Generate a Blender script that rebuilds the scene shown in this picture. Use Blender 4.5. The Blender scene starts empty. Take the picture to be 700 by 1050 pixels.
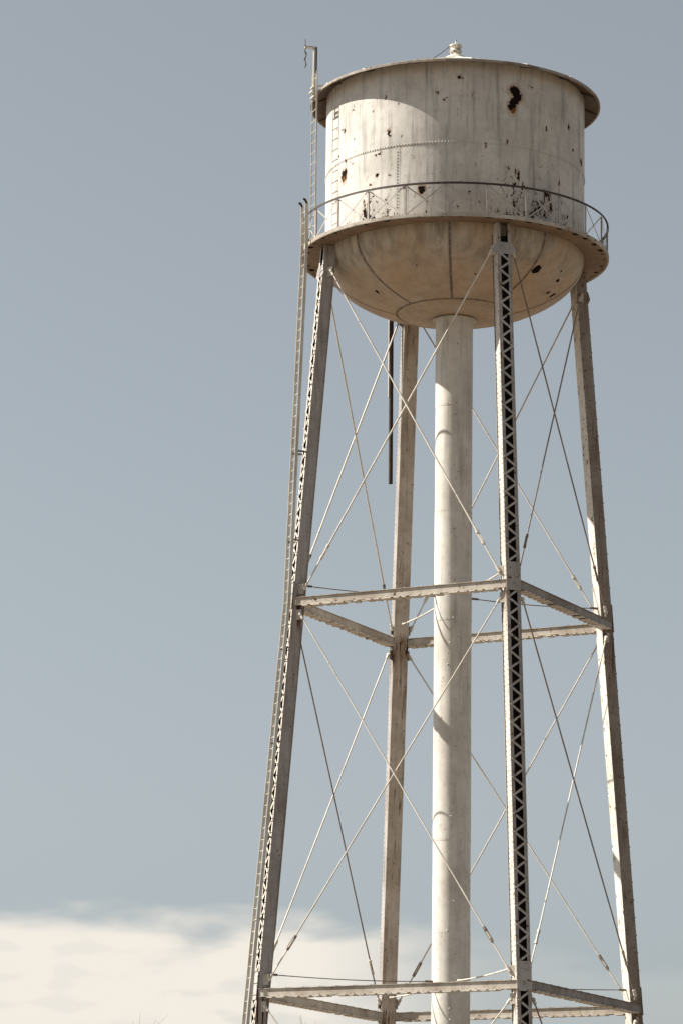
# A weathered white steel water tower against a dusty afternoon sky.
import bpy, bmesh, math, random
from mathutils import Vector, Matrix, noise
random.seed(7)
S = bpy.context.scene
COL = S.collection
rad = math.radians
sin, cos, PI = math.sin, math.cos, math.pi

# ------------------------------------------------------------------ measures
R = 3.66                 # tank radius
Z_FLOOR = 31.30          # balcony floor
Z_EAVE = 35.77
R_EAVE = 4.117
R_BAL = 4.341
Z_APEX = 37.34
Z_RAIL = 32.19
BOWL_C = 1.78
R_PIPE = 0.517
ZB, ZC = 21.07, 10.43    # strut rings
TH = rad(19.93)
LEG_AZ = [TH - PI/2, TH, TH + PI/2, TH + PI]
LEG_W, LEG_D = 0.40, 0.33
SUN_AZ, SUN_EL = rad(-95), rad(43)   # azimuth measured from the camera's side

def leg_r(z): return 5.336 - (z - 10.43) * 0.07664
def er(a): return Vector((sin(a), -cos(a), 0))
def et(a): return Vector((cos(a), sin(a), 0))
def pol(r, a, z): return Vector((r*sin(a), -r*cos(a), z))

# ------------------------------------------------------------------ mesh builder
class MB:
    def __init__(self): self.v = []; self.f = []; self.s = []
    def add(self, vs, fs, smooth=False):
        o = len(self.v); self.v += [Vector(p) for p in vs]
        self.f += [tuple(i + o for i in f) for f in fs]; self.s += [smooth]*len(fs)
    def hexa(self, p):     # 8 points: bottom 4 ccw, top 4 ccw
        self.add(p, [(3,2,1,0),(4,5,6,7),(0,1,5,4),(1,2,6,5),(2,3,7,6),(3,0,4,7)])
    def bar(self, a, b, x, y, w, h):   # box from a to b with section w along x, h along y
        a = Vector(a); b = Vector(b); x = Vector(x).normalized()*w/2; y = Vector(y).normalized()*h/2
        self.hexa([a-x-y, a+x-y, a+x+y, a-x+y, b-x-y, b+x-y, b+x+y, b-x+y])
    def tube(self, pts, r, n=8, cap=True):
        pts = [Vector(p) for p in pts]; rings = []
        rr = r if isinstance(r, (list, tuple)) else [r]*len(pts)
        t0 = (pts[1]-pts[0]).normalized()
        ref = Vector((0,0,1)) if abs(t0.z) < .9 else Vector((1,0,0))
        x = t0.cross(ref).normalized()
        for i, p in enumerate(pts):
            t = (pts[min(i+1, len(pts)-1)] - pts[max(i-1, 0)]).normalized()
            x = (x - t*x.dot(t)).normalized(); y = t.cross(x)
            rings.append([p + (x*cos(2*PI*k/n) + y*sin(2*PI*k/n))*rr[i] for k in range(n)])
        vs = [q for g in rings for q in g]; fs = []
        for i in range(len(pts)-1):
            for k in range(n):
                fs.append((i*n+k, i*n+(k+1)%n, (i+1)*n+(k+1)%n, (i+1)*n+k))
        self.add(vs, fs, True)
        if cap:
            self.add(rings[0][::-1], [tuple(range(n))]); self.add(rings[-1], [tuple(range(n))])
    def lathe(self, prof, n=96, smooth=True, closed=False, c=(0,0,0)):
        c = Vector(c); m = len(prof); vs = []
        for (r, z) in prof:
            for k in range(n): vs.append(c + pol(r, 2*PI*k/n, z))
        fs = []
        for i in range(m if closed else m-1):
            j = (i+1) % m
            for k in range(n):
                fs.append((i*n+k, i*n+(k+1)%n, j*n+(k+1)%n, j*n+k))
        self.add(vs, fs, smooth)
    def dome(self, p, nrm, r, h):
        p = Vector(p); nrm = Vector(nrm).normalized()
        ref = Vector((0,0,1)) if abs(nrm.z) < .9 else Vector((1,0,0))
        x = nrm.cross(ref).normalized(); y = nrm.cross(x)
        vs = [p + (x*cos(PI*k/3)+y*sin(PI*k/3))*r for k in range(6)]
        vs += [p + nrm*h*.8 + (x*cos(PI*k/3)+y*sin(PI*k/3))*r*.55 for k in range(6)] + [p + nrm*h]
        fs = [(k, (k+1)%6, 6+(k+1)%6, 6+k) for k in range(6)] + [(6+k, 6+(k+1)%6, 12) for k in range(6)]
        self.add(vs, fs, True)
    def build(self, name, mat, parent=None, bevel=0, fix=True):
        me = bpy.data.meshes.new(name)
        me.from_pydata([tuple(p) for p in self.v], [], self.f)
        me.polygons.foreach_set('use_smooth', self.s)
        if fix:
            bm = bmesh.new(); bm.from_mesh(me)
            bmesh.ops.recalc_face_normals(bm, faces=bm.faces); bm.to_mesh(me); bm.free()
        me.materials.append(mat)
        o = bpy.data.objects.new(name, me); COL.objects.link(o); o.parent = parent
        if bevel:
            b = o.modifiers.new('bevel', 'BEVEL'); b.width = bevel; b.segments = 1; b.limit_method = 'ANGLE'
        return o

# ------------------------------------------------------------------ materials
class NT:
    def __init__(self, name):
        self.m = bpy.data.materials.new(name); self.m.use_nodes = True
        self.t = self.m.node_tree; self.b = self.t.nodes['Principled BSDF']
    def n(self, typ, **k):
        x = self.t.nodes.new(typ)
        for a, v in k.items(): setattr(x, a, v)
        return x
    def l(self, a, b): self.t.links.new(a, b)
    def put(self, sock, v):
        if isinstance(v, bpy.types.NodeSocket): self.l(v, sock)
        else: sock.default_value = v
    def math(self, op, a, b=None, c=None, clamp=False):
        x = self.n('ShaderNodeMath', operation=op, use_clamp=clamp)
        for i, v in enumerate((a, b, c)):
            if v is not None: self.put(x.inputs[i], v)
        return x.outputs[0]
    def noise(self, vec, scale, detail=4, rough=.55, dist=0):
        x = self.n('ShaderNodeTexNoise'); self.l(vec, x.inputs['Vector'])
        x.inputs['Scale'].default_value = scale; x.inputs['Detail'].default_value = detail
        x.inputs['Roughness'].default_value = rough; x.inputs['Distortion'].default_value = dist
        return x.outputs['Fac']
    def ramp(self, v, lo, hi, a=0., b=1.):
        x = self.n('ShaderNodeMapRange', interpolation_type='SMOOTHSTEP')
        self.put(x.inputs[0], v); self.put(x.inputs[1], lo); self.put(x.inputs[2], hi)
        x.inputs[3].default_value = a; x.inputs[4].default_value = b
        return x.outputs[0]
    def mix(self, f, a, b, mode='MIX'):
        x = self.n('ShaderNodeMix', data_type='RGBA', blend_type=mode)
        self.put(x.inputs[0], f)
        for i, v in ((6, a), (7, b)):
            if isinstance(v, tuple): v = (*v, 1) if len(v) == 3 else v
            self.put(x.inputs[i], v)
        return x.outputs[2]
    def scaled(self, vec, s):
        x = self.n('ShaderNodeMapping'); self.l(vec, x.inputs['Vector']); x.inputs['Scale'].default_value = s
        return x.outputs[0]
    def coord(self): return self.n('ShaderNodeTexCoord').outputs['Object']

RUST = (.060, .030, .016)
BLACK_RUST = (.012, .008, .006)

def paint(name, base, dirt, dirt_amt=.5, rust=.5, streak=.5, rust_col=RUST, fine=1., rough=.62, extra=None):
    """Old white paint: cloudy grime, run marks down the sheet, chips down to rust."""
    T = NT(name); co = T.coord()
    big = T.noise(co, .9, 5, .6)
    mid = T.noise(co, 5.0, 5, .6)
    runs = T.noise(T.scaled(co, (5.5, 5.5, .45)), 1.0, 5, .62)
    c = T.mix(T.math('MULTIPLY', T.ramp(big, .38, .68), dirt_amt), base, dirt)
    c = T.mix(T.math('MULTIPLY', T.ramp(mid, .45, .72), dirt_amt*.6), c, dirt)
    c = T.mix(T.math('MULTIPLY', T.ramp(runs, .48, .75), streak), c, tuple(x*.62 for x in dirt))
    speck = T.noise(co, 60*fine, 2, .5)
    c = T.mix(T.math('MULTIPLY', T.ramp(speck, .5, .8), .35), c, tuple(x*.7 for x in dirt))
    # chips
    n1 = T.noise(co, 3.2*fine, 6, .68, .3)
    n2 = T.noise(co, 11*fine, 4, .65)
    chip = T.math('ADD', T.math('MULTIPLY', n1, .6), T.math('MULTIPLY', n2, .4))
    th = .70 - .11*rust
    halo = T.ramp(chip, th-.045, th+.01)
    c = T.mix(T.math('MULTIPLY', halo, .45), c, (.30, .19, .10))
    mask = T.ramp(chip, th, th+.012)
    c = T.mix(mask, c, rust_col)
    if extra: c, mask = extra(T, co, c, mask)
    T.l(c, T.b.inputs['Base Color'])
    T.put(T.b.inputs['Roughness'], T.math('ADD', T.ramp(mid, .3, .8, rough-.08, rough+.12), T.math('MULTIPLY', mask, .3)))
    T.put(T.b.inputs['Specular IOR Level'], T.math('SUBTRACT', .3, T.math('MULTIPLY', mask, .28)))
    bp = T.n('ShaderNodeBump'); bp.inputs['Strength'].default_value = .35; bp.inputs['Distance'].default_value = .01
    T.l(T.math('SUBTRACT', T.math('MULTIPLY', mid, .5), T.math('MULTIPLY', mask, .6)), bp.inputs['Height'])
    T.l(bp.outputs[0], T.b.inputs['Normal'])
    return T.m

def cyl_coords(T, co):
    s = T.n('ShaderNodeSeparateXYZ'); T.l(co, s.inputs[0])
    az = T.math('ARCTAN2', s.outputs[0], T.math('MULTIPLY', s.outputs[1], -1))
    rr = T.math('SQRT', T.math('ADD', T.math('MULTIPLY', s.outputs[0], s.outputs[0]), T.math('MULTIPLY', s.outputs[1], s.outputs[1])))
    return az, rr, s.outputs[2]

# paint lost from the tank wall: azimuth (deg), height, half width, half height (m)
CHIPS = [(-57.1,34.45,.07,.06),(-57.6,33.13,.13,.17),(-56.6,33.22,.10,.10),(-51.1,34.95,.03,.03),(-50.4,34.93,.03,.025),(-38.4,34.73,.045,.03),
 (-31.7,35.04,.03,.10),(-29.9,34.02,.06,.11),(-29.4,33.92,.05,.06),(-23.6,33.84,.035,.04),(-36.6,33.42,.05,.04),(-34.9,33.45,.06,.05),
 (-49,33.69,.03,.02),(-49.9,34.09,.04,.03),(-36,32.83,.07,.09),(-14.4,32.24,.09,.13),(-13.2,32.3,.06,.06),(-25.4,34.79,.03,.02),(1.3,31.74,.04,.04),
 (-55.9,33.54,.05,.05),(-64,34.61,.04,.03),(-62,33.8,.05,.04),(-59,34.5,.05,.04),
 (26.3,35.18,.15,.13),(27.5,35.04,.14,.15),(27.3,34.93,.09,.12),(25.6,34.86,.10,.09),(25.2,34.72,.12,.16),(25.5,34.60,.07,.10),
 (13,33.5,.035,.085),(13,33.58,.05,.03),(59.6,34.63,.07,.12),(63.7,34.03,.05,.06),(22.8,33.66,.03,.09),(19.9,33.69,.03,.03),
 (75,33.89,.10,.09),(28.3,32.75,.05,.19),(26.8,32.85,.03,.12),(46.2,32.07,.06,.2),(43.6,32.39,.12,.08),(45,32.33,.05,.14),(42.2,32.45,.05,.09),(34.7,31.71,.08,.07),
 (23.8,32.94,.03,.1),(26.3,31.89,.04,.16),(58.5,31.96,.06,.09),(52,32.85,.04,.12),(1.6,35.45,.065,.065),(3.2,35.42,.02,.02),(-8,35.02,.05,.05),(-7.4,34.98,.04,.03),(-4.9,34.79,.03,.04),
 (-4,34.86,.04,.02),(-42.6,32.06,.05,.06),(-39.7,32.6,.05,.05),(-43.3,32.16,.04,.05),(-22.1,32.35,.04,.05)]
def tank_chips(T, co, c, mask):
    az, rr, z = cyl_coords(T, co)
    nz = T.n('ShaderNodeTexNoise'); T.l(co, nz.inputs['Vector']); nz.inputs['Scale'].default_value = 13; nz.inputs['Detail'].default_value = 6; nz.inputs['Roughness'].default_value = .65
    sp = T.n('ShaderNodeSeparateColor'); T.l(nz.outputs['Color'], sp.inputs[0])
    u = T.math('ADD', T.math('MULTIPLY', az, R), T.math('MULTIPLY', T.math('SUBTRACT', sp.outputs[0], .5), .24))
    w = T.math('ADD', z, T.math('MULTIPLY', T.math('SUBTRACT', sp.outputs[1], .5), .24))
    # where the coat has gone thin: low on the wall, worst on the far right and behind the rail
    low = T.ramp(z, 31.3, 33.7, 1, 0)
    side = T.ramp(T.math('ABSOLUTE', T.math('SUBTRACT', az, rad(38))), 0, rad(42), 1, .25)
    side2 = T.ramp(T.math('ABSOLUTE', T.math('SUBTRACT', az, rad(-38))), 0, rad(28), .95, 0)
    zone = T.math('MULTIPLY', low, T.math('MAXIMUM', side, side2))
    crack = T.noise(T.scaled(co, (1, 1, .55)), 9, 6, .72, .8)
    patch = T.noise(co, 1.7, 3, .5)
    m = T.math('ADD', T.math('MULTIPLY', crack, .8), T.math('MULTIPLY', patch, .35))
    m = T.math('ADD', m, T.math('MULTIPLY', zone, .15))
    flake = T.ramp(m, .732, .745)
    c = T.mix(T.math('MULTIPLY', T.ramp(m, .675, .735), .45), c, (.30, .215, .14))
    mask = T.math('MAXIMUM', mask, flake)
    best = None
    for (a, zz, hw, hh) in CHIPS:
        k = 1.0 if hw > .085 and hh > .085 else .72
        du = T.math('MULTIPLY', T.math('SUBTRACT', u, rad(a)*R), 1/(hw*k))
        dz = T.math('MULTIPLY', T.math('SUBTRACT', w, zz), 1/(hh*k))
        dd = T.math('ADD', T.math('MULTIPLY', du, du), T.math('MULTIPLY', dz, dz))
        best = dd if best is None else T.math('MINIMUM', best, dd)
    spot = T.ramp(best, .85, 1.1, 1, 0)
    c = T.mix(T.math('MULTIPLY', T.ramp(best, 1, 3.8, 1, 0), .6), c, (.30, .17, .08))
    mask = T.math('MAXIMUM', mask, spot)
    c = T.mix(mask, c, BLACK_RUST)
    # rust run below the two biggest holes in the coat
    for (a, z0, z1, hw) in ((-57.6, 32.75, 33.1, .09), (26, 34.2, 34.65, .07)):
        k = T.math('MULTIPLY', T.ramp(T.math('ABSOLUTE', T.math('SUBTRACT', u, rad(a)*R)), 0, hw, 1, 0),
                   T.math('MULTIPLY', T.ramp(z, z0, z1), T.ramp(z, z1, z1+.05, 1, 0)))
        c = T.mix(T.math('MULTIPLY', k, .55), c, (.30, .14, .05))
    return c, mask

BOWL_CHIPS = [(46.3,30.39,.13,.09),(68,30.36,.08,.05),(81,30.15,.10,.05),(73.3,30.12,.08,.03),(63.4,30.54,.05,.03),(-60,30.0,.06,.03),(12,30.1,.03,.02),(-20,30.3,.02,.02)]
def bowl_marks(T, co, c, mask):
    az, rr, z = cyl_coords(T, co)
    n = T.noise(co, 8, 4)
    # weathered grey paint above, brown dust and rust wash below, on a ragged line
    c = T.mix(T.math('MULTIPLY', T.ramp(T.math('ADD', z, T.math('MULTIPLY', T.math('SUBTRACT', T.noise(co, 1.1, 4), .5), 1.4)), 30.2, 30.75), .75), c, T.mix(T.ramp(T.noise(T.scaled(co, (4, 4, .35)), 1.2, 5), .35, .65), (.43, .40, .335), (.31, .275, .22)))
    # the balcony's shade painted onto the upper bowl, broken up into runs
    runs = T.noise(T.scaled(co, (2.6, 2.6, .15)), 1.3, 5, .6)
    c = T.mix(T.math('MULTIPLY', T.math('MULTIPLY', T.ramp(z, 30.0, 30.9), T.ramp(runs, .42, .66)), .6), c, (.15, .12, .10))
    c = T.mix(T.math('MULTIPLY', T.ramp(T.noise(co, .8, 3), .42, .65), .45), c, (.42, .29, .18))
    # dark petal seams every 45 degrees and the ring seam of the bottom plate
    a = T.math('DIVIDE', T.math('SUBTRACT', az, rad(-2.3)), PI/4)
    fr = T.math('ABSOLUTE', T.math('SUBTRACT', a, T.math('ROUND', a)))
    seam = T.math('MULTIPLY', T.ramp(T.math('MULTIPLY', fr, T.math('MULTIPLY', rr, PI/4)), .015, .055, 1, 0), T.ramp(rr, 1.6, 1.66))
    ring = T.ramp(T.math('ABSOLUTE', T.math('SUBTRACT', rr, 1.62)), .015, .06, 1, 0)
    c = T.mix(T.math('MULTIPLY', T.math('MAXIMUM', seam, ring), T.ramp(n, .25, .6, .45, .9)), c, (.08, .055, .04))
    best = None
    u = T.math('ADD', az, T.math('MULTIPLY', T.math('SUBTRACT', n, .5), .06)); w = T.math('ADD', z, T.math('MULTIPLY', T.math('SUBTRACT', n, .5), .1))
    for (aa, zz, hw, hh) in BOWL_CHIPS:
        du = T.math('MULTIPLY', T.math('SUBTRACT', u, rad(aa)), 3.1/hw); dz = T.math('MULTIPLY', T.math('SUBTRACT', w, zz), 1/hh)
        dd = T.math('ADD', T.math('MULTIPLY', du, du), T.math('MULTIPLY', dz, dz))
        best = dd if best is None else T.math('MINIMUM', best, dd)
    spot = T.ramp(best, .8, 1.15, 1, 0)
    c = T.mix(spot, c, BLACK_RUST)
    return c, T.math('MAXIMUM', mask, spot)

def floor_marks(T, co, c, mask):
    # rust eaten round the drain slots near the rim
    az, rr, z = cyl_coords(T, co)
    a = T.math('MULTIPLY', az, 46/(2*PI)); i = T.math('FLOOR', a)
    j = T.math('FRACT', T.math('MULTIPLY', T.math('SINE', T.math('MULTIPLY', i, 12.99)), 437.5))
    fr = T.math('ABSOLUTE', T.math('SUBTRACT', T.math('SUBTRACT', a, i), T.math('ADD', .28, T.math('MULTIPLY', j, .44))))
    n = T.noise(co, 14, 3)
    k = T.math('ADD', T.math('POWER', T.math('DIVIDE', fr, T.math('ADD', .07, T.math('MULTIPLY', j, .16))), 2), T.math('POWER', T.math('DIVIDE', T.math('SUBTRACT', rr, 4.19), T.math('ADD', .04, T.math('MULTIPLY', j, .05))), 2))
    k = T.math('ADD', k, T.math('MULTIPLY', T.math('SUBTRACT', n, .5), 1.6))
    spot = T.ramp(k, .6, 1.0, 1, 0)
    c = T.mix(spot, c, BLACK_RUST)
    return c, T.math('MAXIMUM', mask, spot)

def joint_stains(T, co, c, mask):
    # rust washed down from the strut joints and along the plate edges
    s = T.n('ShaderNodeSeparateXYZ'); T.l(co, s.inputs[0]); z = s.outputs[2]
    runs = T.noise(T.scaled(co, (14, 14, .5)), 1.0, 5, .65)
    k = None
    for zj in (ZB, ZC):
        q = T.math('MULTIPLY', T.ramp(z, zj-2.4, zj-.1), T.ramp(z, zj+.05, zj+.35, 1, 0))
        k = q if k is None else T.math('MAXIMUM', k, q)
    k = T.math('ADD', T.math('MULTIPLY', k, .13), runs)
    c = T.mix(T.math('MULTIPLY', T.ramp(k, .56, .70), .8), c, (.17, .085, .04))
    flake = T.ramp(k, .69, .71)
    c = T.mix(flake, c, (.05, .026, .015))
    return c, T.math('MAXIMUM', mask, flake)

M_tank = paint('tank_paint', (.56, .53, .485), (.33, .305, .275), .55, .45, .8, BLACK_RUST, extra=tank_chips)
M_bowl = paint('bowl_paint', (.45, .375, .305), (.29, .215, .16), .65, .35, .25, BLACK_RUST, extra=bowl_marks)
M_roof = paint('roof_paint', (.62, .59, .53), (.42, .38, .32), .5, .55, .2)
M_vent = paint('vent_paint', (.58, .55, .48), (.30, .25, .19), .6, 1.3, .4, fine=2.5)
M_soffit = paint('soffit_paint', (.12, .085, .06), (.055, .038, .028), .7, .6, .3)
M_floor = paint('floor_paint', (.24, .17, .12), (.13, .085, .055), .7, .55, .1, extra=floor_marks)
M_rim = paint('rim_paint', (.46, .425, .375), (.20, .155, .115), .65, 1.1, .3, fine=2)
M_rail = paint('rail_paint', (.43, .40, .365), (.22, .18, .145), .6, .5, .1)
M_handrail = paint('hand_rail_paint', (.06, .045, .036), (.03, .022, .018), .7, .6, .1)
M_litleg = paint('sunlit_leg_paint', (.52, .49, .45), (.33, .29, .245), .4, 1.1, .4, fine=2.4, extra=joint_stains)  # pale copy of the leg paint, sunlight put into its colour
M_flange = paint('flange_paint', (.34, .315, .295), (.19, .165, .145), .55, 1.1, .5, fine=2.4)
M_leg = paint('leg_paint', (.355, .335, .325), (.19, .165, .145), .55, .8, .6, fine=2.4, extra=joint_stains)
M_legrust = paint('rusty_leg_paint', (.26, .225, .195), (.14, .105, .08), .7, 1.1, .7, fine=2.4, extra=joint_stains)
M_plate = paint('leg_plate_paint', (.53, .47, .405), (.32, .255, .195), .6, .9, .75, (.075, .035, .018), fine=2.2, extra=joint_stains)
M_pale = paint('pale_plate_paint', (.62, .59, .53), (.40, .34, .27), .4, 1.1, .4, (.075, .035, .018), fine=1.6)  # paler than the other plate, lacing and strut paints
M_lace = paint('lacing_paint', (.42, .40, .38), (.25, .22, .19), .55, 1.15, .35, fine=2.4)
M_pipe = paint('riser_paint', (.60, .57, .52), (.34, .305, .265), .45, .7, .5, (.09, .06, .04), fine=2)
M_strut = paint('strut_paint', (.50, .46, .40), (.27, .215, .165), .65, .95, .35, fine=2.4)
M_strutshade = paint('shaded_strut_paint', (.31, .285, .265), (.16, .13, .105), .65, 1.0, .4, fine=2.4)  # darker copy for the front-right struts, their shade put into the colour
M_rod = paint('rod_paint', (.64, .60, .53), (.40, .34, .27), .6, .8, .2, fine=3)
M_roddark = paint('dark_rod_paint', (.20, .165, .14), (.09, .07, .055), .8, .9, .3, fine=3)
M_ladder = paint('ladder_paint', (.60, .57, .51), (.38, .34, .27), .6, .5, .2, fine=2)
M_eave = paint('eave_lip_paint', (.30, .26, .22), (.10, .075, .058), .8, 1.0, .3, fine=2)
M_inside = paint('inside_shade_paint', (.045, .034, .027), (.025, .018, .014), .7, .4, .3)  # near-black: the unlit hollow of the laced legs, put into the colour
M_rodmid = paint('dull_rod_paint', (.27, .225, .19), (.13, .10, .08), .8, .8, .3, fine=3)
M_rusty = paint('bare_rust', (.050, .030, .020), (.025, .016, .012), .7, .4, .4, (.12, .06, .03), fine=2, rough=.8)
M_iron = paint('dark_iron', (.06, .05, .045), (.03, .025, .02), .6, .5, .2)

def simple(name, base, other, scale, rough=.9):
    T = NT(name); co = T.coord()
    c = T.mix(T.ramp(T.noise(co, scale, 6, .6), .35, .65), base, other)
    c = T.mix(T.math('MULTIPLY', T.ramp(T.noise(co, scale*9, 5, .6), .4, .7), .5), c, tuple(x*.75 for x in base))
    T.l(c, T.b.inputs['Base Color']); T.b.inputs['Roughness'].default_value = rough
    return T.m
M_ground = simple('dry_ground', (.16, .122, .085), (.125, .096, .066), .05)
M_concrete = simple('footing_concrete', (.36, .34, .31), (.28, .26, .23), 2)
M_bark = simple('pale_bark', (.36, .31, .24), (.25, .21, .16), 1.5)

# ------------------------------------------------------------------ the tower
def tag(o, **k):
    for a, v in k.items(): o[a] = v
    return o
tower = bpy.data.objects.new('water_tower', None); COL.objects.link(tower)
tag(tower, label='tall weathered white steel water tower on four laced legs under a pale dusty sky', category='water tower')

# --- tank wall: upper course laps 12 mm outside the lower one, a riveted butt strip on the lower course
Z_SEAM = 33.59
b = MB()
b.lathe([(R, Z_FLOOR-.02), (R, Z_SEAM+.03)], 192)
b.lathe([(R, Z_SEAM-.035), (R+.008, Z_SEAM-.035)], 192, False)
b.lathe([(R+.008, Z_SEAM-.035), (R+.008, 36.0)], 192)
def strip(b, a0, hw, z0, z1, r):
    n = 4; vs = []; fs = []
    for k in range(n+1):
        a = a0 - hw/R + 2*hw/R*k/n
        vs += [pol(r-.012, a, z0), pol(r, a, z0), pol(r, a, z1), pol(r-.012, a, z1)]
    for k in range(n):
        o = k*4
        fs += [(o+1, o+5, o+6, o+2), (o, o+4, o+5, o+1), (o+2, o+6, o+7, o+3)]
    fs += [(0,1,2,3), (n*4+3, n*4+2, n*4+1, n*4)]
    b.add(vs, fs)
for k in range(4): strip(b, rad(-25.7 + 90*k), .075, Z_FLOOR+.01, Z_SEAM-.04, R+.004)
wall = b.build('tank_wall', M_tank, tower)
b = MB()
n = int(2*PI*R/.088)
for k in range(n):
    a = 2*PI*k/n
    b.dome(pol(R+.0075, a, Z_SEAM+.0), er(a), .024, .02)
for k in range(4):
    for q in range(int((Z_SEAM-Z_FLOOR-.15)/.088)):
        b.dome(pol(R+.0035, rad(-25.7 + 90*k), Z_FLOOR+.08+q*.088), er(rad(-25.7 + 90*k)), .024, .02)
b.build('seam_rivets', M_tank, wall)

# --- bowl with petal lap seams
b = MB()
prof = []
for i in range(25):
    t = (PI/2)*i/24
    prof.append((R*.999*cos(t) if i < 24 else .02, Z_FLOOR-.001 - BOWL_C*sin(t)))
b.lathe(prof, 192)
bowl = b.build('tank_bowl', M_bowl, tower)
b = MB()
def ell(t): return (R*cos(t)+.004, Z_FLOOR - BOWL_C*sin(t)-.004)
for k in range(8):
    a = rad(-2.3 + 45*k); vs = []; fs = []
    N = 22; t1 = math.acos(1.62/R)
    for i in range(N+1):
        r, z = ell(t1*i/N)
        for s in (-.045, .045): vs.append(pol(r, a, z) + et(a)*s)
        for s in (-.045, .045): vs.append(pol(r-.02, a, z+.02) + et(a)*s)
    for i in range(N):
        o = i*4; fs += [(o, o+1, o+5, o+4), (o+2, o, o+4, o+6), (o+1, o+3, o+7, o+5)]
    b.add(vs, fs, False)
t0, t2 = math.acos(1.68/R), math.acos(1.58/R)
b.lathe([(ell(t0)[0]+.01, ell(t0)[1]+.03), ell(t0), ell(t2), (ell(t2)[0]-.01, ell(t2)[1]+.03)], 96, False)
b.build('bowl_seam', M_bowl, bowl)

# --- roof: shallow cone of lapped sheets with a turned-down eave lip, closed soffit
b = MB()
NS = 96
b.lathe([(R_EAVE, Z_EAVE+.055), (R_EAVE-.02, Z_EAVE+.075), (2.6, Z_EAVE+.085+(Z_APEX-Z_EAVE-.085)*(1-2.6/R_EAVE)), (1.2, Z_EAVE+.085+(Z_APEX-Z_EAVE-.085)*(1-1.2/R_EAVE)), (.03, Z_APEX)], NS)
for k in range(16):            # standing laps
    a = 2*PI*(k+.3)/16; sl = (Z_APEX-Z_EAVE-.085)/R_EAVE
    p0 = pol(R_EAVE-.005, a, Z_EAVE+.072); p1 = pol(.3, a, Z_APEX-.3*sl+.012)
    b.bar(p0, p1, et(a), Vector((0,0,1)), .09, .03)
roof = b.build('roof', M_roof, tower)
b = MB()
b.lathe([(R_EAVE-.16, Z_EAVE+.075+.16*(Z_APEX-Z_EAVE-.085)/R_EAVE), (R_EAVE-.02, Z_EAVE+.080), (R_EAVE, Z_EAVE+.058), (R_EAVE+.004, Z_EAVE-.004), (R_EAVE-.05, Z_EAVE-.006), (R_EAVE-.05, Z_EAVE+.02)], NS, False)
b.build('eave_lip', M_eave, roof)
b = MB()
b.lathe([(R_EAVE-.051, Z_EAVE+.012), (R+.03, Z_EAVE+.17), (R+.012, Z_EAVE+.17)], NS)
for k in range(16):
    a = 2*PI*(k+.3)/16
    b.bar(pol(R_EAVE-.06, a, Z_EAVE+.005), pol(R+.02, a, Z_EAVE+.150), et(a), (0,0,1), .05, .05)
b.build('soffit', M_soffit, roof)
b = MB()
zf = Z_APEX + .07
zf -= .03
b.lathe([(.40, zf-.22), (.34, zf-.09), (.19, zf-.01), (.155, zf+.02), (.155, zf+.10), (.175, zf+.11), (.175, zf+.14), (.15, zf+.15), (.15, zf+.25), (.18, zf+.26), (.18, zf+.31), (.13, zf+.34), (.05, zf+.36), (.02, zf+.37), (.015, zf+.50), (.002, zf+.51)], 24)
vent = b.build('roof_vent', M_vent, roof)
b = MB(); pts = []
for i in range(9):
    t = i/8; pts.append(Vector((-.14, -.05, zf+.30)).lerp(pol(.95, rad(-75), zf-.30), t) - Vector((0,0,.05*sin(PI*t))))
b.tube(pts, .012, 6); b.build('guy_wire', M_iron, roof)

# --- balcony
b = MB()
b.lathe([(R-.03, Z_FLOOR), (R_BAL-.006, Z_FLOOR), (R_BAL-.006, Z_FLOOR-.016), (R-.03, Z_FLOOR-.016)], 160, False, True)
balcony = b.build('balcony_floor', M_floor, tower)
b = MB()
b.lathe([(R_BAL, Z_FLOOR-.06), (R_BAL+.008, Z_FLOOR-.04), (R_BAL+.008, Z_FLOOR+.05), (R_BAL-.004, Z_FLOOR+.05), (R_BAL-.005, Z_FLOOR-.020), (R_BAL-.06, Z_FLOOR-.022), (R_BAL-.06, Z_FLOOR-.034)], 160, False, True)
b.build('balcony_rim', M_rim, balcony)
# --- railing: a handrail ring, 24 posts, a pair of crossed flats between posts
b = MB()
b.lathe([(R_BAL+.005, Z_RAIL-.03), (R_BAL+.005, Z_RAIL+.03), (R_BAL-.008, Z_RAIL+.03), (R_BAL-.008, Z_RAIL-.03)], 160, False, True)
b.lathe([(R_BAL-.008, Z_RAIL+.030), (R_BAL-.008, Z_RAIL+.022), (R_BAL-.05, Z_RAIL+.022), (R_BAL-.05, Z_RAIL+.030)], 160, False, True)
railing = b.build('railing', M_handrail, tower)
post0 = cross0 = None
for k in range(24):
    a = rad(11.7 + 15*k)
    if k == 0:
        b = MB()
        b.bar(pol(R_BAL-.02, a, Z_FLOOR+.0), pol(R_BAL-.02, a, Z_RAIL-.031), et(a), er(a), .05, .008)
        b.bar(pol(R_BAL-.044, a, Z_FLOOR+.0)+et(a)*.021, pol(R_BAL-.044, a, Z_RAIL-.031)+et(a)*.021, et(a), er(a), .008, .04)
        post0 = b.build('railing_post', M_rail, railing)
        b = MB(); rr = (R_BAL-.03)*cos(rad(7.5))/1.0; A = a + rad(.6); B = a + rad(14.4)
        am = (A+B)/2
        b.bar(pol(R_BAL-.026, A, Z_FLOOR+.06), pol(R_BAL-.026, B, Z_RAIL-.04), (0,0,1), er(am), .042, .006)
        b.bar(pol(R_BAL-.036, A, Z_RAIL-.04), pol(R_BAL-.036, B, Z_FLOOR+.06), (0,0,1), er(am), .042, .006)
        cross0 = b.build('cross_brace', M_rail, railing)
    else:
        for src in (post0, cross0):
            c = src.copy(); COL.objects.link(c); c.parent = railing; c.rotation_euler = (0, 0, rad(15*k))

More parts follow.
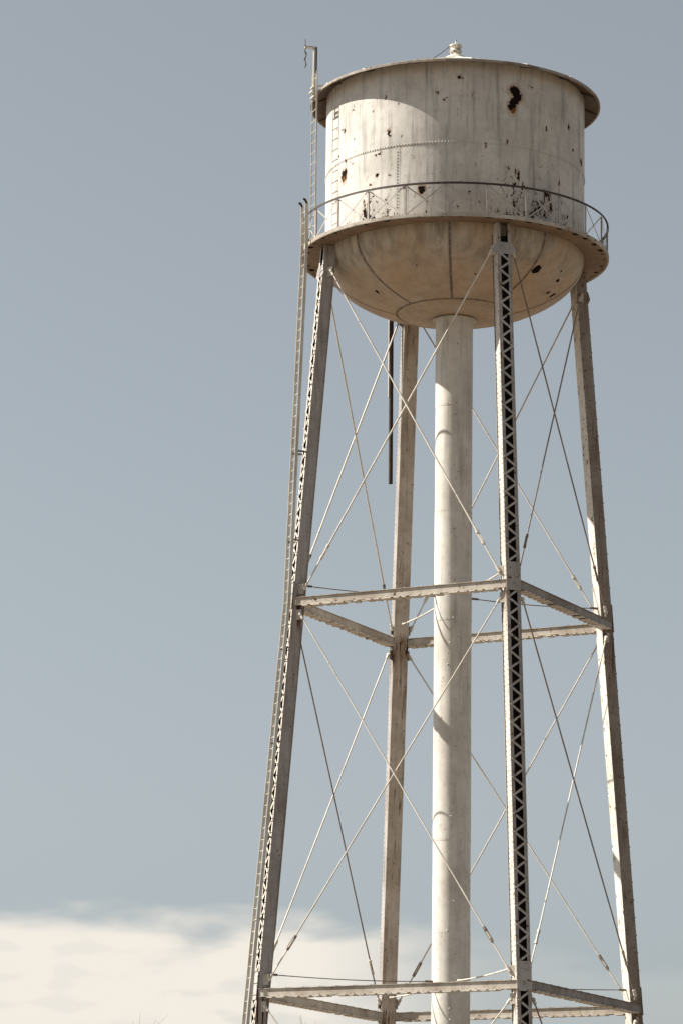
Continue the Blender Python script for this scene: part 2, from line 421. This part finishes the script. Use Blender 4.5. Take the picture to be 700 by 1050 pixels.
# --- riser pipe
b = MB()
zz = 0.0; segs = []
edges = [0, 3.1, 6.15, 9.2, 12.2, 14.76, 17.8, 20.85, 23.9, 26.95, 29.62]
for i in range(len(edges)-1):
    r = R_PIPE + (.006 if i % 2 else 0)
    b.lathe([(r, edges[i]), (r, edges[i+1])], 64)
    if i: b.lathe([(R_PIPE, edges[i]), (R_PIPE+.006, edges[i])], 64, False)
b.lathe([(R_PIPE+.10, 29.50), (R_PIPE+.012, 29.50), (R_PIPE+.008, 29.42)], 64, False)
riser = b.build('riser_pipe', M_pipe, tower)
b = MB()
for z in edges[1:-1]:
    for k in range(36):
        a = 2*PI*k/36; b.dome(pol(R_PIPE+.005, a, z+.05), er(a), .014, .010)
for (a, z) in ((-9, 20.2), (2, 20.9), (-15, 19.6), (-3, 15.4), (8, 13.1), (-12, 12.3), (-4, 10.2), (-2, 9.9)):
    b.dome(pol(R_PIPE+.004, rad(a), z), er(rad(a)), .03, .022)
b.build('pipe_rivets', M_pipe, riser)

# --- legs: two channels, solid cover plate on the inner face, single lacing on the outer face
def leg_pt(a, u, v, z): return er(a)*(leg_r(z)+v) + et(a)*u + Vector((0,0,z))
def prism(b, a, u0, u1, v0, v1, z0, z1):
    q = [(u0,v0),(u1,v0),(u1,v1),(u0,v1)]
    b.hexa([leg_pt(a,u,v,z0) for u,v in q] + [leg_pt(a,u,v,z1) for u,v in q])
PITCH = .485
LEG_TOP = 31.27
def lat_bar(b, a, z0, u0, z1, u1, v, w, t):
    p0, p1 = leg_pt(a,u0,v,z0), leg_pt(a,u1,v,z1)
    d = (p1-p0).normalized(); nv = er(a); x = d.cross(nv)
    b.bar(p0, p1, x, nv, w, t)
BATTENS = [(ZB-.18, ZB+.60), (ZC-.17, ZC+.60), (30.42, 30.70), (.25, 1.0)]
for li, a in enumerate(LEG_AZ):
    W, D = LEG_W/2, LEG_D/2
    b = MB()
    for s in (-1, 1):
        prism(b, a, *sorted((s*W, s*(W-.014))), -D, D, .3, LEG_TOP)
        prism(b, a, *sorted((s*(W-.0145), s*(W-.095))), D-.014, D-.0005, .3, LEG_TOP)
    leg = b.build('leg', (M_leg, M_litleg, M_legrust, M_leg)[li], tower)
    leg.data.materials.append(M_inside); leg.data.materials.append(M_litleg if li == 0 else M_flange)  # sunlit left-leg flanges take the pale copy, the others a darker one
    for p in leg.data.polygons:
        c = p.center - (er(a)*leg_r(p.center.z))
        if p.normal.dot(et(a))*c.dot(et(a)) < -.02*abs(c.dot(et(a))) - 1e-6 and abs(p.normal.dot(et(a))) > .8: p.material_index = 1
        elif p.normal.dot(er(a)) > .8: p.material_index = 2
    b = MB()      # rivet lines on the webs and flanges
    z = .5
    while z < 30.9:
        for s in (-1, 1):
            for v in (-D+.045, D-.045): b.dome(leg_pt(a, s*W, v, z), et(a)*s, .02, .016)
        z += .135
    b.build('leg_rivets', M_leg, leg)
    b = MB(); prism(b, a, -W-.022, W+.022, -D-.014, -D-.0008, .3, LEG_TOP); mp = M_pale if li == 2 else M_plate
    for s in (-1, 1):
        z = .5
        while z < 30.9: b.dome(leg_pt(a, s*(W-.03), -D-.0135, z), -er(a), .018, .013); z += .15
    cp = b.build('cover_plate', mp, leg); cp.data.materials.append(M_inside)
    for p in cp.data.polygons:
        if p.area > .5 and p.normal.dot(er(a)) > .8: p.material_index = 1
    b = MB(); z = 1.05; s = 1
    while z < 30.35:
        z1 = z + PITCH/2
        if not any(q0-.02 < (z+z1)/2 < q1+.02 for q0, q1 in BATTENS):
            lat_bar(b, a, z, s*(W-.04), z1, -s*(W-.04), D+.006+(.0065 if s > 0 else 0), .060, .006)
            b.dome(leg_pt(a, s*(W-.04), D+.016, z), er(a), .026, .018)
        s = -s; z = z1
    b.build('lacing', M_pale if li == 0 else M_lace, leg)  # left leg's lacing is paler, its sunlight put into the paint
    for (q0, q1) in BATTENS:
        b = MB()
        if q0 > 30:      # gusset at the leg head, its wings reaching out to the rods
            vs = []
            for v in (D+.001, D+.015):
                vs += [leg_pt(a,u,v,z) for u, z in ((-.34,q0+.02),(-.2,q0-.06),(.2,q0-.06),(.34,q0+.02),(.22,q1),(-.22,q1))]
            b.add(vs, [(5,4,3,2,1,0),(6,7,8,9,10,11)] + [(i,(i+1)%6,6+(i+1)%6,6+i) for i in range(6)])
        else:
            prism(b, a, -W-.004, W+.004, D+.020, D+.030, q0, q1)
        for s in (-1, 1):
            for i in range(5):
                b.dome(leg_pt(a, s*(W-.045), D+(.015 if q0 > 30 else .030), q0+.05+(q1-q0-.1)*i/4), er(a), .02, .014)
        b.build('batten_plate', M_lace if q0 < 30 else M_leg, leg)
    b = MB()
    c = leg_pt(a, 0, 0, .3)
    b.hexa([c+er(a)*x*.45+et(a)*y*.45+Vector((0,0,-.04)) for x,y in ((-1,-1),(1,-1),(1,1),(-1,1))] + [c+er(a)*x*.45+et(a)*y*.45 for x,y in ((-1,-1),(1,-1),(1,1),(-1,1))])
    b.build('base_plate', M_leg, leg)

# --- struts, rods and gussets, face by face
UP = Vector((0,0,1))
def web_pt(j, side, v, z):   # point on the side web of leg j
    return leg_pt(LEG_AZ[j % 4], side*(LEG_W/2+.001), v, z)
for j in range(4):
    k = (j+1) % 4
    mid = (LEG_AZ[j] + PI/4)
    out = er(mid)
    old = (j == 1)
    for z in (ZB, ZC):
        v0 = LEG_D/2 - .03
        p, q = web_pt(j, 1, v0, z), web_pt(k, -1, v0, z)
        d = (q-p).normalized()
        b = MB(); H = .225; FW = .032; SP = .21
        pi_, qi = web_pt(j, 1, v0 - SP*1.414, z), web_pt(k, -1, v0 - SP*1.414, z)
        for (P, Q, s) in ((p, q, 1), (pi_, qi, -1)):
            b.bar(P, Q, out, UP, .012, H)
            for h in (-1, 1):
                o = out*s*(.0065+FW/2) + UP*h*(H/2-.007)
                b.bar(P+o, Q+o, out, UP, FW, .012)
        ms = M_strutshade if j == 1 else M_strut
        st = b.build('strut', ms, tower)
        L = (q-p).length; N = int(L/.245)
        b = MB()
        for i in range(N):
            t0, t1 = (i+.12)/N, (i+.88)/N
            A, Bp = (p, pi_) if i % 2 else (pi_, p)
            qa, qb = (q, qi) if i % 2 else (qi, q)
            o = UP*(H/2+.0045+(.007 if i % 2 else 0))
            x0 = A.lerp(qa, t0)+o; x1 = Bp.lerp(qb, t1)+o
            b.bar(x0, x1, (x1-x0).cross(UP), UP, .08, .006)
        for i in range(int(L/.5)):     # rivet heads on the web
            for h in (-1, 1): b.dome(p + d*(.3+i*.5) + out*.0065 + UP*h*.07, out, .016, .012)
        b.build('lacing', ms, st)
        b = MB(); rnd = random.Random(j*7 + int(z)); x = .16
        c0 = (p+pi_)/2; LL = ((q+qi)/2 - c0).length
        while x < LL - .3:
            w = rnd.choice((.15, .17, .20, .26)); gap = rnd.choice((.07, .08, .10, .10, .26))
            cc = c0 + d*(x+w/2) - UP*(H/2+.0145)
            b.bar(cc - d*w/2, cc + d*w/2, out, UP, SP+.09, .026)
            x += w + gap
        b.build('batten', M_pale, st)
    # rods: two per panel, crossing; each ends in a pin plate on the legs
    panels = [(30.50, ZB+.36), (ZB-.36, ZC+.36), (ZC-.36, .75)]
    for pi, (zt, zb) in enumerate(panels):
        for (ja, sa, jb, sb, off) in ((j, 1, k, -1, .035), (k, -1, j, 1, -.035)):
            at_ = web_pt(ja, sa, .02, zt); ab = web_pt(jb, sb, .02, zb)
            h = Vector((ab.x-at_.x, ab.y-at_.y, 0)).normalized()
            A = at_ + h*.13 + out*off; B = ab - h*.13 + out*off
            d = (B-A).normalized(); L = (B-A).length
            rr = .025 if (pi == 0 and j in (0, 3)) else .021
            worn = (j == 1 and not (pi == 1 and ja == k)) or (pi == 1 and j == 3 and ja == k)
            b = MB(); b.tube([A, A.lerp(B, .5), B], rr, 8)
            rod = b.build('brace_rod', M_rodmid if worn else M_rod, tower)
            b = MB(); c = B - d*1.15
            side = d.cross(out).normalized()
            for s in (-1, 1): b.bar(c - d*.17, c + d*.17, side, out, .016, .03) if False else b.bar(c-d*.17+side*s*.035, c+d*.17+side*s*.035, side, out, .016, .03)
            for s in (-1, 1): b.tube([c+d*s*.14, c+d*s*.23], .046, 8)
            b.build('turnbuckle', M_rodmid if (j + pi) % 2 else M_rod, rod)
            for P, dd in ((A, d), (B, -d)):
                b = MB(); b.tube([P-dd*.04, P+dd*.16], .042, 8)
                b.tube([P-out*.05, P+out*.05], .035, 8)
                b.build('clevis', M_rod, rod)
    for z in (30.50, ZB+.36, ZB-.36, ZC+.36, ZC-.36, .75):
        for (jj, ss) in ((j, 1), (k, -1)):
            c = web_pt(jj, ss, .02, z)
            o = pol(1, LEG_AZ[k if jj == j else j], 0) - pol(1, LEG_AZ[jj], 0); o.normalize()
            b = MB(); b.hexa([c + o*x + out*y + UP*w for w in (-.14, .14) for x, y in ((-.02,-.010),(.20-.06*abs(w)/.14,-.010),(.20-.06*abs(w)/.14,.010),(-.02,.010))])
            b.build('gusset_plate', M_strut, tower, .004)

# --- stays from each leg to the riser, a clevis at either end
for z in (ZB+.50, ZC+.52):
    for j, a in enumerate(LEG_AZ):
        A = er(a)*(leg_r(z)-LEG_D/2-.016) + UP*z; B = er(a)*(R_PIPE+.008) + UP*z
        pts = [A.lerp(B, i/8) - UP*.05*sin(PI*i/8) for i in range(9)]
        b = MB(); b.tube(pts, .021 if j in (1, 3) else .014, 6)
        for P, dd in ((A, (B-A).normalized()), (B, (A-B).normalized())):
            b.tube([P, P+dd*.22], .032, 8)
        b.build('stay_rod', M_roddark if j in (0, 2) else M_rod, tower)  # side stays dark, front and back ones bright: sunlight put into the paint

# --- ladder up the left leg, standing off on brackets, passing outside the balcony
def ladder(path, a, sp, rung, rw, mat, name):
    b = MB(); top = b
    for s in (-1, 1):
        for i in range(len(path)-1):
            (r0, z0), (r1, z1) = path[i], path[i+1]
            b.bar(pol(r0, a, z0)+et(a)*s*sp/2, pol(r1, a, z1)+et(a)*s*sp/2, et(a), er(a), .014, rw)
    lad = b.build(name, mat, tower)
    b = MB(); z = path[0][1] + .2
    while z < path[-1][1]-.05:
        for i in range(len(path)-1):
            if path[i][1] <= z <= path[i+1][1]:
                t = (z-path[i][1])/(path[i+1][1]-path[i][1]); r = path[i][0]+(path[i+1][0]-path[i][0])*t
        b.tube([pol(r, a, z)-et(a)*sp/2, pol(r, a, z)+et(a)*sp/2], .011, 6)
        z += rung
    b.build('rungs', mat, lad)
    return lad
aL = LEG_AZ[0]
def lad_r(z): return 5.69 - (z-10.4)*(5.69-4.79)/(21.07-10.4) if z < 21.07 else 4.79 - (z-21.07)*(4.79-4.44)/(31.3-21.07)
lad = ladder([(lad_r(.1), .1), (lad_r(10.4), 10.4), (lad_r(21.07), 21.07), (4.44, 31.2), (4.46, 32.45)], aL, .40, .31, .090, M_ladder, 'ladder')
b = MB()
for z in (3.2, 5.6, 8.0, 12.4, 14.6, 17.2, 19.8, 22.8, 25.3):
    for s in (-1, 1):
        b.bar(pol(lad_r(z), aL, z)+et(aL)*s*.2, er(aL)*(leg_r(z)+LEG_D/2-.01)+et(aL)*s*.17+UP*z, UP, et(aL), .05, .012)
b.build('ladder_bracket', M_roddark, lad)
b = MB(); 
for s in (-1, 1): b.tube([pol(4.46, aL, 32.42)+et(aL)*s*.21, pol(4.50, aL, 32.52)+et(aL)*s*.21, pol(4.56, aL, 32.54)+et(aL)*s*.21], .034, 8)
b.build('rail_cap', M_rusty, lad)

# upper ladder from the balcony to the eave
up = ladder([(4.20, Z_FLOOR+.02), (4.205, 36.35)], aL, .42, .31, .042, M_ladder, 'roof_ladder')
b = MB()
for z in (35.55,):
    for s in (-1, 1):
        b.bar(pol(4.2, aL, z)+et(aL)*s*.2, pol(R-.0, aL, z)+et(aL)*s*.2, UP, et(aL), .04, .01) if z < 35 else b.bar(pol(4.21, aL, Z_EAVE+.12)+et(aL)*s*.2, pol(4.0, aL, Z_EAVE+.16)+et(aL)*s*.2, UP, et(aL), .05, .012)
b.build('ladder_bracket', M_ladder, up)
# bracket post with drooping wire at the ladder head
P = pol(4.2, aL, 0) - et(aL)*.06
b = MB()
b.bar(P+UP*35.6, P+UP*37.10, et(aL), er(aL), .05, .07)
b.bar(P+UP*37.10-er(aL)*.04, P+UP*37.10+er(aL)*.30, UP, et(aL), .06, .05)
mast = b.build('mast', M_ladder, tower)
b = MB()
b.bar(P+UP*36.35-er(aL)*.044+et(aL)*.027, P+UP*37.13-er(aL)*.044+et(aL)*.027, et(aL), er(aL), .06, .03)
b.bar(P+UP*37.136-er(aL)*.05, P+UP*37.136+er(aL)*.31, UP, et(aL), .012, .06)
b.build('conduit', M_iron, mast)
b = MB(); pts = []
for i in range(8):
    pts.append(P + er(aL)*(.27+.02*sin(i*1.9)) + et(aL)*.02*cos(i*2.3) + UP*(37.09-.085*i))
b.tube(pts, [.016,.014,.03,.014,.028,.013,.022,.01], 6)
b.tube([P+er(aL)*.28+UP*37.13, P+er(aL)*.285+UP*37.34], .011, 6)
b.build('hanging_wire', M_iron, mast)
b = MB()   # bolted clamp at the eave
for i, (dr, dz) in enumerate(((.02, 35.62), (.05, 35.78), (.02, 35.92))):
    b.tube([pol(4.24+dr, aL, dz)-et(aL)*.16, pol(4.24+dr, aL, dz)+et(aL)*.16], .032, 8)
b.build('clamp', M_ladder, up)

# --- broken overflow pipe hanging behind the bowl
a = rad(207)
b = MB()
b.tube([pol(3.98, a, Z_FLOOR-.02), pol(4.03, a, 30.4), pol(4.00, a, 25.62)], .062, 12)
b.tube([pol(3.98, a, Z_FLOOR-.02), pol(3.98, a, Z_FLOOR-.1)], .11, 12)
b.build('overflow_pipe', M_rusty, tower)
b = MB()      # a pale strip along the left edge of its upper half
b.bar(pol(4.04, a, 31.1)+et(a)*.075, pol(4.03, a, 28.2)+et(a)*.073, et(a), er(a), .022, .05)
b.build('pipe_edge_strip', M_rail, tower)

# --- footings
for a in LEG_AZ:
    c = leg_pt(a, 0, 0, 0); c.z = 0
    b = MB()
    b.hexa([c+er(a)*x*.75+et(a)*y*.75-UP*.3 for x,y in ((-1,-1),(1,-1),(1,1),(-1,1))] + [c+er(a)*x*.6+et(a)*y*.6+UP*.26 for x,y in ((-1,-1),(1,-1),(1,1),(-1,1))])
    b.build('footing', M_concrete, tower, .03)

# ------------------------------------------------------------------ ground and the far bare trees
b = MB()
rings = [0, 15, 40, 80, 140, 220, 400, 800, 1600, 3200, 6000]
vs = []; fs = []; n = 64
for i, r in enumerate(rings):
    for k in range(n):
        p = pol(r, 2*PI*k/n, 0)
        p.z = 0 if r < 20 else noise.noise(p*.02)*min(.5, (r-15)*.01)
        vs.append(p)
for i in range(len(rings)-1):
    for k in range(n): fs.append((i*n+k, i*n+(k+1)%n, (i+1)*n+(k+1)%n, (i+1)*n+k))
b.add(vs, fs, True)
g = b.build('ground', M_ground); tag(g, kind='structure', label='dry sandy ground spreading flat around the tower', category='ground')

def bare_tree(x, y, h, seed, label):
    rnd = random.Random(seed)
    root = bpy.data.objects.new('bare_tree', None); COL.objects.link(root); root.location = (x, y, -.1)
    tag(root, label=label, category='tree', group='bare trees beyond the tower')
    tb, cb = MB(), MB()
    th = h*.3
    tb.tube([(0,0,0), (.1,.05,th*.5), (.05,.1,th)], [h*.018, h*.015, h*.012], 8)
    def grow(p, d, L, r, lvl):
        pts = [p]; q = p.copy(); dd = d.copy()
        for i in range(4):
            dd = (dd + Vector((rnd.uniform(-1,1), rnd.uniform(-1,1), rnd.uniform(-.5,1)))*.16).normalized()
            q = q + dd*L/4; pts.append(q.copy())
        cb.tube(pts, [r, r*.85, r*.72, r*.6, r*.45], 5 if lvl < 3 else 3, False)
        if lvl >= 5: return
        for i in range(3 if lvl < 4 else 4):
            s = pts[rnd.randint(2, 4)]
            nd = (dd + Vector((rnd.uniform(-1,1), rnd.uniform(-1,1), rnd.uniform(-.3,.8)))*.75).normalized()
            grow(s, nd, L*rnd.uniform(.55,.8), r*.52, lvl+1)
    for i in range(5):
        aa = 2*PI*i/5 + rnd.uniform(-.4,.4)
        grow(Vector((.05,.1,th*rnd.uniform(.75,1))), Vector((cos(aa)*.55, sin(aa)*.55, 1)).normalized(), h*.27, h*.009, 1)
    top = max(v.z for v in cb.v); sc = h/top
    for m in (tb, cb): m.v = [v*sc for v in m.v]
    tb.build('trunk', M_bark, root); cb.build('crown', M_bark, root)
CAM = Vector((0, -99.4686, 1.6))
def away(azd, dist): return CAM.x + dist*sin(rad(azd)), CAM.y + dist*cos(rad(azd))
x, y = away(-6.05, 165); bare_tree(x, y, 15.55, 3, 'bare pale tree whose twig tips show at the lower left below the cloud')
x, y = away(-5.45, 172); bare_tree(x, y, 15.9, 8, 'bare pale tree between the leftmost tree and the left leg of the tower')
x, y = away(-2.35, 168); bare_tree(x, y, 15.9, 21, 'bare pale tree just right of the left tower leg, under the lower strut')

# ------------------------------------------------------------------ sky
W = bpy.data.worlds.new('World'); S.world = W; W.use_nodes = True
nt = W.node_tree; bg = nt.nodes['Background']
def wn(t, **k):
    x = nt.nodes.new(t)
    for a, v in k.items(): setattr(x, a, v)
    return x
def wm(op, a, b_=None, clamp=False):
    x = wn('ShaderNodeMath', operation=op, use_clamp=clamp)
    for i, v in enumerate((a, b_)):
        if v is None: continue
        if isinstance(v, (int, float)): x.inputs[i].default_value = v
        else: nt.links.new(v, x.inputs[i])
    return x.outputs[0]
def wr(v, lo, hi, a=0., b_=1.):
    x = wn('ShaderNodeMapRange', interpolation_type='SMOOTHSTEP'); nt.links.new(v, x.inputs[0])
    for i, q in ((1, lo), (2, hi), (3, a), (4, b_)):
        if isinstance(q, (int, float)): x.inputs[i].default_value = q
        else: nt.links.new(q, x.inputs[i])
    return x.outputs[0]
sun_dir = Vector((sin(SUN_AZ)*cos(SUN_EL), -cos(SUN_AZ)*cos(SUN_EL), sin(SUN_EL)))
sky = wn('ShaderNodeTexSky', sky_type='NISHITA'); sky.sun_disc = False
sky.sun_elevation = SUN_EL; sky.sun_rotation = math.atan2(sun_dir.x, sun_dir.y)
sky.altitude = 0; sky.air_density = 1.0; sky.dust_density = 1.4; sky.ozone_density = 1.2
hs = wn('ShaderNodeHueSaturation'); hs.inputs['Saturation'].default_value = .24; nt.links.new(sky.outputs[0], hs.inputs['Color'])
tint = wn('ShaderNodeMix', data_type='RGBA', blend_type='MULTIPLY'); tint.inputs[0].default_value = 1
nt.links.new(hs.outputs[0], tint.inputs[6]); tint.inputs[7].default_value = (.922, .982, 1.0, 1)
geo = wn('ShaderNodeTexCoord'); sep = wn('ShaderNodeSeparateXYZ'); nt.links.new(geo.outputs['Generated'], sep.inputs[0])
el = wm('MULTIPLY', wm('ARCSINE', sep.outputs[2]), 180/PI)
azw = wm('MULTIPLY', wm('ARCTAN2', sep.outputs[0], sep.outputs[1]), 180/PI)
cv = wn('ShaderNodeCombineXYZ'); nt.links.new(azw, cv.inputs[0]); nt.links.new(wm('MULTIPLY', el, 2.9), cv.inputs[1])
def wnoise(scale, det, dist=0., off=0.):
    x = wn('ShaderNodeTexNoise'); x.inputs['Scale'].default_value = scale; x.inputs['Detail'].default_value = det
    x.inputs['Distortion'].default_value = dist; x.inputs['Roughness'].default_value = .42
    mp = wn('ShaderNodeMapping'); mp.inputs['Location'].default_value = (off, off*.7, 0)
    nt.links.new(cv.outputs[0], mp.inputs[0]); nt.links.new(mp.outputs[0], x.inputs['Vector'])
    return x.outputs['Fac']
n1 = wnoise(.45, 3, .2, 3.1); n2 = wnoise(.8, 3, .1, 9.4)
# a low bank of cloud, thick towards the left, thinning out to wisps on the right
top = wm('ADD', wr(azw, -1.6, 3.0, 6.35, 5.7), wm('MULTIPLY', wm('SUBTRACT', n1, .5), .75))
d = wm('SUBTRACT', top, el)
body = wr(wm('ADD', d, wm('MULTIPLY', wm('SUBTRACT', n2, .5), .6)), -.12, .40)
dens = wm('MULTIPLY', body, wr(azw, -2.4, .9, .97, .12))
holes = wr(n2, .30, .52, .72, 1.)
dens = wm('MULTIPLY', dens, wm('MAXIMUM', holes, wr(azw, -5, -2.5, .9, 0)))
cl = wn('ShaderNodeMix', data_type='RGBA'); nt.links.new(dens, cl.inputs[0])
nt.links.new(tint.outputs[2], cl.inputs[6]); cl.inputs[7].default_value = (8.8, 8.25, 7.4, 1)
nt.links.new(cl.outputs[2], bg.inputs['Color']); bg.inputs['Strength'].default_value = .05

sl = bpy.data.lights.new('sun', 'SUN'); sl.energy = 5.0; sl.angle = rad(.5); sl.color = (1, .945, .85)
so = bpy.data.objects.new('sun', sl); COL.objects.link(so); so.rotation_euler = (-sun_dir).to_track_quat('-Z', 'Y').to_euler(); so.location = (-60, 0, 70)

# ------------------------------------------------------------------ camera
cd = bpy.data.cameras.new('camera'); cam = bpy.data.objects.new('camera', cd); COL.objects.link(cam)
rx = Vector((0.99952302, 0.02852815, 0.01182601)); uy = Vector((-0.00527411, -0.21962543, 0.97557002)); fw = Vector((-0.0304285, 0.97516707, 0.21937021))
m = Matrix.Identity(4)
for i in range(3): m[i][0] = rx[i]; m[i][1] = uy[i]; m[i][2] = -fw[i]; m[i][3] = CAM[i]
cam.matrix_world = m
cd.sensor_fit = 'HORIZONTAL'; cd.sensor_width = 36; cd.lens = 3758.29/700*36
cd.clip_start = .5; cd.clip_end = 20000
S.camera = cam
S.view_settings.view_transform = 'Standard'; S.view_settings.look = 'None'
S.view_settings.exposure = 1.05; S.view_settings.gamma = 1; S.view_settings.use_curve_mapping = False
S.render.engine = 'CYCLES'
